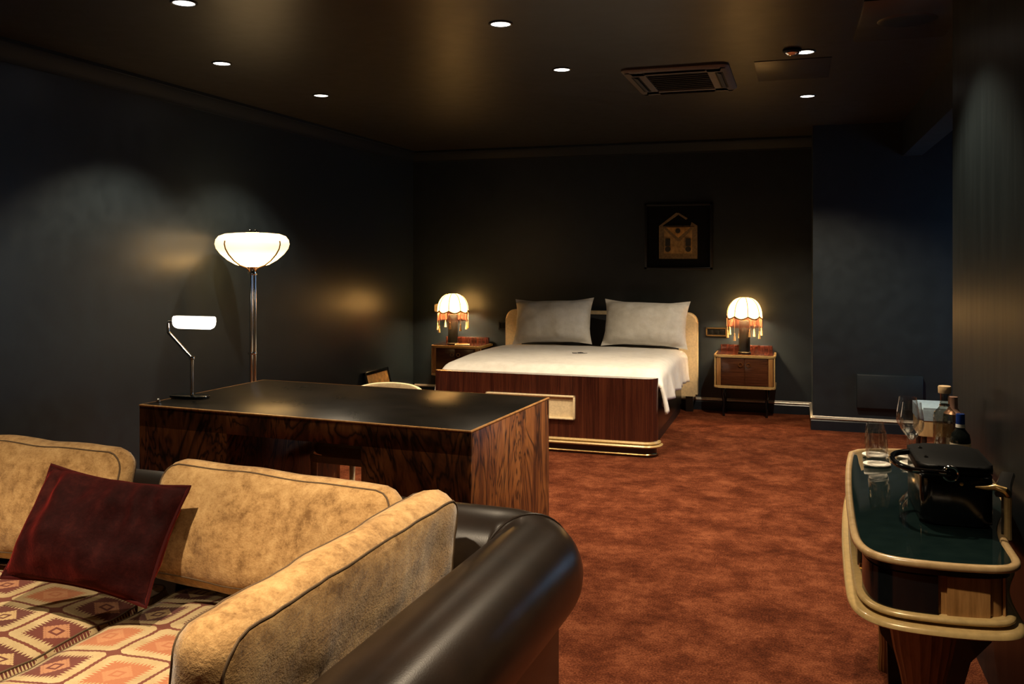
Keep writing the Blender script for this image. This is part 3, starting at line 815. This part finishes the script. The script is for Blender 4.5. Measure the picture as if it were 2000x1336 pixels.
# rolled back with a rounded corner into each arm
def corner(cx, cy, r, a0, a1, n=8): return [(cx + r * math.cos(a), cy + r * math.sin(a), RZ) for a in [a0 + (a1 - a0) * i / n for i in range(n + 1)]]
cr = .13
arm_r = [(0, -SD + i * (SD - cr) / 14, RZ) for i in range(14)] + corner(-cr, -cr, cr, 0, PI / 4, 5)
back = corner(-cr, -cr, cr, PI / 4, PI / 2, 5) + [(-cr - i * (SW - 2 * cr) / 16, 0, RZ) for i in range(1, 16)] + corner(-SW + cr, -cr, cr, PI / 2, PI * .75, 5)
arm_l = corner(-SW + cr, -cr, cr, PI * .75, PI, 5) + [(-SW, -cr - i * (SD - cr) / 14, RZ) for i in range(1, 15)]
MB().tube(arm_r, RR, 40).build('arm_roll', 'sofa_leather', sofa, angle=60)
MB().tube(back, RR * .985, 40).build('back_roll', 'sofa_leather', sofa, angle=60)
MB().tube(arm_l, RR, 40).build('arm_roll', 'sofa_leather', sofa, angle=60)
# seam piping at the two mitred corners, and the front discs of the arms
for cx, sg in ((-cr, 1), (-SW + cr, -1)):
    c0 = Vector((cx + sg * cr * math.cos(PI / 4), -cr + cr * math.sin(PI / 4), RZ)); d = Vector((sg * math.cos(PI / 4), math.sin(PI / 4), 0))
    MB().tube([c0 + (d * math.cos(2 * PI * i / 40) + Vector((0, 0, 1)) * math.sin(2 * PI * i / 40)) * RR * 1.0 for i in range(40)], .005, 8, closed=True).build('piping', 'sofa_leather', sofa)
for x0 in (0, -SW):
    MB().box(x0 - .075, x0 + .045, -SD + .02, .02, .05, RZ, .02, 3).build('arm_panel', 'sofa_leather', sofa)
    d_ = MB().lathe([(0, -.012), (RR * .8, -.010), (RR * 1.01, 0), (RR * 1.01, .012)], n=36); d_.xf(Matrix.Rotation(PI / 2, 4, 'X'))
    d_.build('arm_front', 'sofa_leather', sofa, (x0, -SD, RZ))
MB().box(-SW + .02, -.02, -.075, .045, .05, RZ, .02, 3).build('back_panel', 'sofa_leather', sofa)
MB().box(-SW + .06, -.06, -SD + .1, -.05, .08, .27, .02, 3).build('seat_base', 'sofa_leather', sofa)
for x0 in (-.06, -SW + .06):
    for y0 in (-.04, -SD + .14): MB().lathe([(0, 0), (.025, 0), (.035, .05), (.03, .082), (0, .082)], x0 - .0, y0, 16).build('foot', 'ebony', sofa)
MB().tube([(.046, -SD + .03, .47), (.046, .0, .47)], .004, 8).build('piping', 'sofa_leather', sofa)

# boxed cushions: two faces, a boxing band, piping along both seams
def boxed(w, h, t, seed, puff=.05, r=.09, n=30, wr=1.0, tile=None):
    """returns bm lying flat, centred; local z is thickness"""
    bm = bmesh.new(); uvl = bm.loops.layers.uv.new('UVMap')
    def edge(u, v):
        # squircle-ish mapping of the square onto a rounded rectangle
        x, y = u * w / 2, v * h / 2
        qx, qy = abs(x) - (w / 2 - r), abs(y) - (h / 2 - r)
        if qx > 0 and qy > 0:
            m = max(qx, qy); l = math.hypot(qx, qy)
            if l > 0:
                k = m / l; x = math.copysign(w / 2 - r + qx * k, x); y = math.copysign(h / 2 - r + qy * k, y)
        return x, y
    def pt(u, v, sd):
        x, y = edge(u, v)
        p = (1 - abs(u) ** 3) * (1 - abs(v) ** 3)
        z = t / 2 + puff * max(0, p) ** .7
        z += wr * (noise.noise(Vector((x * 5, y * 5, seed))) * .014 + noise.noise(Vector((x * 13, y * 11, seed + 3))) * .006 + noise.noise(Vector((x * 30, y * 24, seed + 9))) * .002)
        dx = 1 + .02 * noise.noise(Vector((y * 6, seed, 1))); dy = 1 + .03 * noise.noise(Vector((x * 6, seed, 2)))
        return Vector((x * dx, y * dy, sd * z))
    G = {}
    for sd in (1, -1):
        for i in range(n + 1):
            for j in range(n + 1): G[sd, i, j] = bm.verts.new(pt(-1 + 2 * i / n, -1 + 2 * j / n, sd))
        for i in range(n):
            for j in range(n):
                f = (G[sd, i, j], G[sd, i + 1, j], G[sd, i + 1, j + 1], G[sd, i, j + 1]); bm.faces.new(f if sd > 0 else f[::-1])
    rim = [(i, 0) for i in range(n)] + [(n, j) for j in range(n)] + [(i, n) for i in range(n, 0, -1)] + [(0, j) for j in range(n, 0, -1)]
    mids = []
    nb = 4
    cols = []
    for a in rim:
        A, B = G[1, a[0], a[1]].co, G[-1, a[0], a[1]].co
        o = Vector((A.x / (w / 2), A.y / (h / 2), 0)); o = Vector((math.copysign(abs(o.x) ** 6, o.x), math.copysign(abs(o.y) ** 6, o.y), 0)).normalized()
        col = [G[1, a[0], a[1]]]
        for k in range(1, nb):
            q = k / nb; bul = .022 * math.sin(PI * q) + .004 * noise.noise(Vector((A.x * 9, A.y * 9, q * 3 + seed)))
            col.append(bm.verts.new(A.lerp(B, q) + o * bul))
        col.append(G[-1, a[0], a[1]]); cols.append(col)
    for c0, c1 in zip(cols, cols[1:] + cols[:1]):
        for k in range(nb): bm.faces.new((c0[k], c0[k + 1], c1[k + 1], c1[k]))
    for f in bm.faces:
        for l in f.loops: l[uvl].uv = (l.vert.co.x + .02 + seed * .043, l.vert.co.y + (-l.vert.co.z if abs(l.vert.co.y) > h / 2 * .97 else 0))
    seams = [[G[s, a[0], a[1]].co.copy() for a in rim] for s in (1, -1)]
    return bm, seams
def cushion(name, dims, seed, mat, seam_mat, mtx, label, cat, group=None, puff=.05, wr=1.0, r=.09, sr=.0028):
    bm, seams = boxed(*dims, seed, puff, r, 30, wr)
    b = MB(); b.bm = bm
    o = b.build(name, mat, None, angle=80); o.matrix_world = mtx
    for s in seams: MB().tube(s, sr, 6, closed=True).build('seam', seam_mat, o)
    tag(o, label, cat, group); return o
RX = lambda a: Matrix.Rotation(math.radians(a), 4, 'X')
RY = lambda a: Matrix.Rotation(math.radians(a), 4, 'Y')
RZm = lambda a: Matrix.Rotation(math.radians(a), 4, 'Z')
T = lambda x, y, z: Matrix.Translation((x, y, z))
cushion('seat_cushion', (.98, .98, .12), 2, 'kilim', 'seam_dark', SM @ T(-.638, -.665, .398), 'kilim patterned seat cushion in the sofa corner beside the rolled arm', 'cushion', 'kilim seat cushions', puff=.030, r=.06, wr=.8)
cushion('seat_cushion', (1.04, .98, .12), 5, 'kilim', 'seam_dark', SM @ T(-1.70, -.665, .390), 'kilim patterned seat cushion under the dark velvet pillow', 'cushion', 'kilim seat cushions', puff=.030, r=.06, wr=.8)
cushion('back_cushion', (.80, .315, .085), 9, 'tan_chenille', 'seam_dark', SM @ T(-.762, -.255, .692) @ RX(70) @ RZm(-1.5), 'wide tan chenille cushion in the middle against the sofa back', 'cushion', 'tan sofa cushions', puff=.035, wr=1.3, r=.055)
cushion('back_cushion', (.84, .345, .085), 17, 'tan_chenille', 'seam_dark', SM @ T(-1.755, -.240, .700) @ RX(74), 'tan chenille back cushion behind the dark velvet pillow', 'cushion', 'tan sofa cushions', puff=.035, wr=1.3, r=.055)
cushion('arm_cushion', (1.00, .315, .10), 23, 'tan_chenille', 'seam_dark', SM @ T(-.242, -.71, .694) @ RZm(-89.5) @ RX(84), 'long tan chenille cushion leaning on the rolled sofa arm', 'cushion', 'tan sofa cushions', puff=.02, wr=1.1, r=.06)
b = MB(); b.bm = pillow_mesh(.49, .335, .15, 31, .012, 56, .12)
for v in b.bm.verts:   # velvet folds running from the top corners
    x, y = v.co.x, v.co.y
    v.co.z += math.copysign(1, v.co.z) * (.011 * math.sin(x * 44 + y * 17 + 5 * noise.noise(Vector((x * 5, y * 4, 2)))) * max(0, .25 + noise.noise(Vector((x * 6, y * 4, 7))) + 1.2 * max(0, y + .02) / .18) - .010 * noise.noise(Vector((x * 16, y * 9, 4)))) * min(1, max(0, (.245 - abs(x)) * 16)) * min(1, max(0, (.1675 - abs(y)) * 16))
vp = b.build('velvet_pillow', 'wine_velvet', None, angle=80)
vp.matrix_world = SM @ T(-1.215, -.455, .705) @ RZm(7) @ RX(60) @ RZm(-4.5)
rim = []
for i in range(80):
    s = i / 80 * 4; e = int(s); q = (s - e) * 2 - 1
    u, v = ((q, -1), (1, q), (-q, 1), (-1, -q))[e]
    x = u * .245; y = v * .1675
    x *= 1 - .12 * (1 - v * v) * .55 * abs(u); y *= 1 - .12 * (1 - u * u) * abs(v); rim.append((x, y, 0))
MB().tube(rim, .0055, 6, closed=True).build('piping', 'velvet_piping', vp)
tag(vp, 'dark wine red velvet pillow propped between the tan cushions', 'pillow')

# ================================================================== console on the right
con = empty('console_table', (.38, 3.05, 0)); tag(con, 'curved wooden console with dark glass top and gold edges along the right wall', 'console')
def L(p): return (p[0] - .38, p[1] - 3.05)
def outline(off=0):
    raw = [(.205, 3.73), (.175, 3.45), (.155, 3.1), (.146, 2.8), (.143, 2.56), (.150, 2.48), (.168, 2.425), (.20, 2.39), (.25, 2.372), (.34, 2.368), (.42, 2.376), (.47, 2.388), (.500, 2.41), (.515, 2.45), (.516, 2.52), (.518, 2.62), (.535, 2.75), (.60, 2.95), (.618, 3.2), (.618, 3.73)]
    # smooth once (corner cutting), then offset outward
    pts = [Vector(p) for p in raw]
    for _ in range(2):
        q = []
        for i, p in enumerate(pts):
            n_ = pts[(i + 1) % len(pts)]; q += [p.lerp(n_, .25), p.lerp(n_, .75)]
        pts = q
    out = []
    for i, p in enumerate(pts):
        d = (pts[(i + 1) % len(pts)] - pts[i - 1]).normalized(); n_ = Vector((d.y, -d.x)); out.append(L(p + n_ * off))
    return out
MB().prism(outline(-.014), .742, .757, .002).build('glass_top', 'table_glass', con, angle=30)
MB().band(outline(0), [(-.014, .744), (.003, .744), (.007, .748), (.007, .757), (.003, .761), (-.006, .762), (-.011, .760)]).build('top_rim', 'maple', con, angle=60)
MB().prism(outline(-.016), .725, .742).build('top_board', 'ebony', con)
MB().prism(outline(-.030), .612, .726).build('body', 'honey_wood', con, angle=30)
# dark drawer front wrapping the near left corner, pale panels beside it
ol = outline(-.028); Wd = [Vector(p) for p in ol]
def run(cond): return [tuple(p) for p in Wd if cond(p.x + .38, p.y + 3.05)]
def strip(name, pts, z0, z1, mat, parent, th=.010):
    return MB().band(pts, [(0, z0), (th, z0), (th, z1), (0, z1)], closed=False).build(name, mat, parent, angle=30)
dr = strip('drawer_front', run(lambda x, y: (x < .335 and y < 2.56)), .628, .720, 'black_gloss', con)
strip('drawer_front', run(lambda x, y: (x < .3 and 2.66 < y < 3.65)), .628, .720, 'mahogany', con)
strip('end_panel', run(lambda x, y: (.345 < x < .45 and y < 2.5)), .624, .722, 'honey_wood', con, .006)
strip('end_panel', run(lambda x, y: (x > .475 and y < 2.6)), .624, .722, 'honey_wood', con, .006)
MB().lathe([(0, 0), (.008, 0), (.008, .006), (0, .008)], n=12).xf(Matrix.Rotation(-PI / 2, 4, 'Y')).build('key_plate', 'brass', con, L((.168, 2.60)) + (.66,))
MB().band(outline(-.012), [(-.05, .611), (.004, .611), (.010, .616), (.009, .623), (.001, .627), (-.05, .627)]).build('lower_moulding', 'gold_lacquer', con, angle=60)
MB().band(outline(.004), [(-.06, .585), (.006, .585), (.014, .590), (.013, .599), (.005, .604), (-.06, .604)]).build('lower_moulding', 'gold_lacquer', con, angle=60)
MB().prism(outline(-.05), .582, .613).build('bottom_board', 'ebony', con)
# raised back gallery
gp = [L(p) for p in ((.526, 2.66), (.545, 2.75), (.585, 2.90))]
def smooth(pts, it=2):
    pts = [Vector(p) for p in pts]
    for _ in range(it):
        q = [pts[0]]
        for a, c in zip(pts, pts[1:]): q += [a.lerp(c, .25), a.lerp(c, .75)]
        pts = q + [pts[-1]]
    return [tuple(p) for p in pts]
g = MB().band(smooth(gp), [(-.008, .75), (.008, .75), (.008, .862), (-.008, .862)], closed=False).build('back_gallery', 'ebony', con, angle=30)
MB().band(smooth(gp), [(-.020, .860), (.012, .860), (.016, .868), (.012, .878), (-.018, .878), (-.024, .868)], closed=False).build('gallery_moulding', 'ebony', g, angle=60)
MB().tube([L((.534, 2.66)) + (z,) for z in (.75, .80, .862)], [.010, .009, .010], 10).build('gallery_post', 'gold_lacquer', g)
sc = [(.534, 2.66, .868), (.525, 2.655, .880), (.505, 2.66, .886), (.485, 2.67, .880), (.462, 2.69, .876)]
MB().tube([L(p) + (p[2],) for p in sc], [.011, .011, .009, .006, .002], 10).build('gallery_scroll', 'brass', g)
# fluted tapering legs with dark curved wings
def fluted(cy, mat):
    b = MB()
    prof = [(.100, .585), (.094, .55), (.078, .46), (.062, .40), (.050, .34), (.044, .27), (.040, .18), (.036, .08), (.040, .03), (.040, 0), (0, 0)]
    b.lathe(prof, L((.318, cy))[0], L((.318, cy))[1], 72, .95, .55, wob=lambda a, z: 1 - .045 * abs(math.sin(9 * a)))
    return b.build('leg', mat, con, angle=25)
fluted(2.58, 'honey_wood'); fluted(3.5, 'honey_wood')
for cy in (2.68, 3.40):
    pts = [(-.145, .585), (.20, .585), (.155, .47), (.105, .41), (.085, .33), (.08, 0), (-.035, 0), (-.045, .33), (-.075, .40), (-.12, .46)]
    b = MB().prism([(p[0], p[1]) for p in pts], -.02, .02); b.xf(Matrix.Rotation(PI / 2, 4, 'X'))
    b.build('wing', 'ebony', con, L((.34, cy)) + (0,), angle=25)

# ---------------------------------------------------------------- things on the console
ZT = .7575
def coaster(x, y, label, r=.046):
    o = MB().lathe([(0, 0), (r, 0), (r + .001, .003), (r, .005), (0, .005)], n=36).build('coaster', 'paper', None, (x, y, ZT)); tag(o, label, 'coaster', 'white paper coasters'); return o
def tumbler(x, y, label):
    b = MB().lathe([(0, .004), (.030, .004), (.034, .008), (.037, .03), (.0375, .06), (.035, .09), (.031, .118), (.0295, .118), (.0335, .09), (.0355, .06), (.035, .03), (.032, .016), (0, .013)], n=40)
    o = b.build('tumbler', 'clear_glass', None, (x, y, ZT + .002), angle=50); tag(o, label, 'glass', 'tumblers on the console'); return o
def wineglass(x, y, label):
    r = empty('wine_glass', (x, y, ZT + .002)); tag(r, label, 'wine glass', 'wine glasses on the console')
    MB().lathe([(0, .004), (.036, .004), (.037, .006), (.020, .008), (.006, .014), (.0042, .03), (.004, .075), (.006, .084)], n=36).build('stem', 'clear_glass', r, angle=50)
    MB().lathe([(0, .082), (.008, .084), (.022, .100), (.037, .120), (.041, .135), (.039, .165), (.033, .200), (.031, .218), (.0302, .218), (.0322, .2), (.038, .165), (.0398, .136), (.036, .122), (.020, .103), (.006, .089), (0, .088)], n=40).build('bowl', 'clear_glass', r, angle=50)
    return r
for x, y, q in ((.272, 3.44, 'nearer'), (.279, 3.60, 'farther')):
    coaster(x, y, 'white round coaster under the %s tumbler' % q); tumbler(x, y, 'small clear tumbler, the %s of the two' % q).location.z = ZT + .0045
for x, y, q in ((.393, 3.49, 'nearer'), (.393, 3.615, 'farther')):
    coaster(x, y, 'white round coaster under the %s wine glass' % q, .041); wineglass(x, y, 'stemmed clear wine glass, the %s of the two' % q).location.z = ZT + .0045
def bottle(name, x, y, prof, mat, label, extra, n=36, cat='bottle'):
    r = empty(name, (x, y, ZT + .001)); tag(r, label, cat, 'bottles on the console')
    MB().lathe(prof, n=n).build('glass_body', mat, r, angle=50)
    for nm, pr, mt in extra: MB().lathe(pr, n=n).build(nm, mt, r, angle=50)
    return r
bottle('spirit_bottle', .520, 3.63, [(0, 0), (.036, 0), (.039, .004), (.039, .15), (.036, .168), (.024, .182), (.0165, .192), (.0155, .235), (.018, .238), (.018, .245)], 'bottle_glass', 'tall clear spirit bottle with a wooden stopper', [('stopper', [(0, .24), (.022, .24), (.023, .262), (.021, .266), (0, .266)], 'cork'), ('neck_ring', [(.0165, .192), (.0185, .195), (.0165, .199)], 'chrome'), ('liquid', [(0, .006), (.0375, .006), (.0375, .13), (0, .13)], 'clear_glass')])
bottle('spirit_bottle', .563, 3.73, [(0, 0), (.034, 0), (.036, .004), (.036, .13), (.032, .15), (.016, .168), (.014, .20), (.016, .203), (.016, .21)], 'bottle_glass', 'clear spirit bottle with rose gold neck foil behind the blue capped bottle', [('neck_foil', [(.0, .213), (.0165, .213), (.017, .17), (.024, .160), (.033, .150)], 'rose_foil')])
bottle('wine_bottle', .560, 3.55, [(0, 0), (.032, 0), (.034, .004), (.034, .085), (.030, .105), (.017, .122), (.013, .132), (.013, .175), (0, .175)], 'bottle_green', 'small dark wine bottle with a blue capsule and white neck band', [('capsule', [(0, .178), (.0145, .178), (.015, .176), (.0152, .142)], 'blue_foil'), ('neck_band', [(.0152, .142), (.0154, .141), (.0162, .130), (.0155, .130)], 'white_band'), ('label', [(.0345, .02), (.0347, .075)], 'label_paper')])
# black capsule coffee machine
r = empty('coffee_machine', (.420, 2.87, ZT)); tag(r, 'black coffee machine with a chrome hinged lever near the console front', 'coffee machine')
MB().prism(rrect(-.092, .092, -.16, .18, .03, 6), .005, .140, .012, 3).build('body', 'black_gloss', r)
MB().prism(rrect(-.098, .098, -.155, .165, .05, 6), .140, .165, .011, 3).build('lid', 'black_plastic', r)
MB().prism(rrect(-.085, .085, -.15, .17, .03, 6), 0, .006).build('base', 'black_plastic', r)
lv = MB().tube(smooth([(-.02, -.165, .147), (-.07, -.18, 0.148), (-.115, -.165, .150), (-.150, -.11, 0.152), (-.158, -.04, 0.154), (-.140, .03, 0.156), (-.095, .06, 0.157)], 3), .0085, 12).build('lever', 'black_gloss', r)
MB().tube([(-.115, -.173, .153), (-.03, -.176, .151)], .0065, 12).build('lever_bar', 'chrome', lv)
MB().tube([(-.018 + .019 * math.cos(a), -.166, .147 + .019 * math.sin(a)) for a in [2 * PI * i / 20 for i in range(20)]], .004, 8, closed=True).build('pivot_ring', 'chrome', r)
MB().lathe([(0, 0), (.006, .001), (.006, .004), (0, .006)], n=12).build('button', 'chrome', r, (-.065, -.05, .165))
MB().lathe([(0, 0), (.006, .001), (.006, .004), (0, .006)], n=12).build('button', 'chrome', r, (-.065, .08, .165))
MB().lathe([(0, 0), (.005, .001), (.005, .004), (0, .005)], n=12).xf(Matrix.Rotation(PI / 2, 4, 'X')).build('spout_knob', 'brass', r, (.01, -.16, .12))
# glass bowl with lid knob behind the machine
r = empty('glass_jar', (.560, 3.30, ZT)); tag(r, 'small lidded glass jar between the bottles and the coffee machine', 'jar')
MB().lathe([(0, .002), (.040, .002), (.045, .010), (.046, .06), (.043, .06), (.042, .012), (0, .008)], n=32).build('bowl', 'clear_glass', r, angle=50)
MB().lathe([(.047, .06), (.046, .066), (.02, .074), (0, .075)], n=32).build('lid', 'black_gloss', r)
MB().lathe([(0, .074), (.008, .076), (.013, .086), (.008, .098), (0, .1)], n=16).build('lid_knob', 'chrome', r)

# blue topped stool in the recess beyond the console
r = empty('stool', (.965, 6.62, 0)); tag(r, 'pale blue padded stool with wooden rim standing beyond the console', 'stool')
MB().prism(rrect(-.20, .20, -.175, .175, .03, 6), .42, .505, .018, 3).build('cushion', 'blue_upholstery', r)
MB().prism(rrect(-.195, .195, -.17, .17, .02, 6), .315, .42, .004).build('rim', 'maple', r)
for sx in (-1, 1):
    for sy in (-1, 1): MB().tube([(sx * .16, sy * .14, .315), (sx * .17, sy * .15, 0)], [.018, .012], 10).build('leg', 'ebony', r)
    MB().tube([(sx * .165, -.14, .14), (sx * .165, .14, .14)], .008, 8).build('stretcher', 'ebony', r)
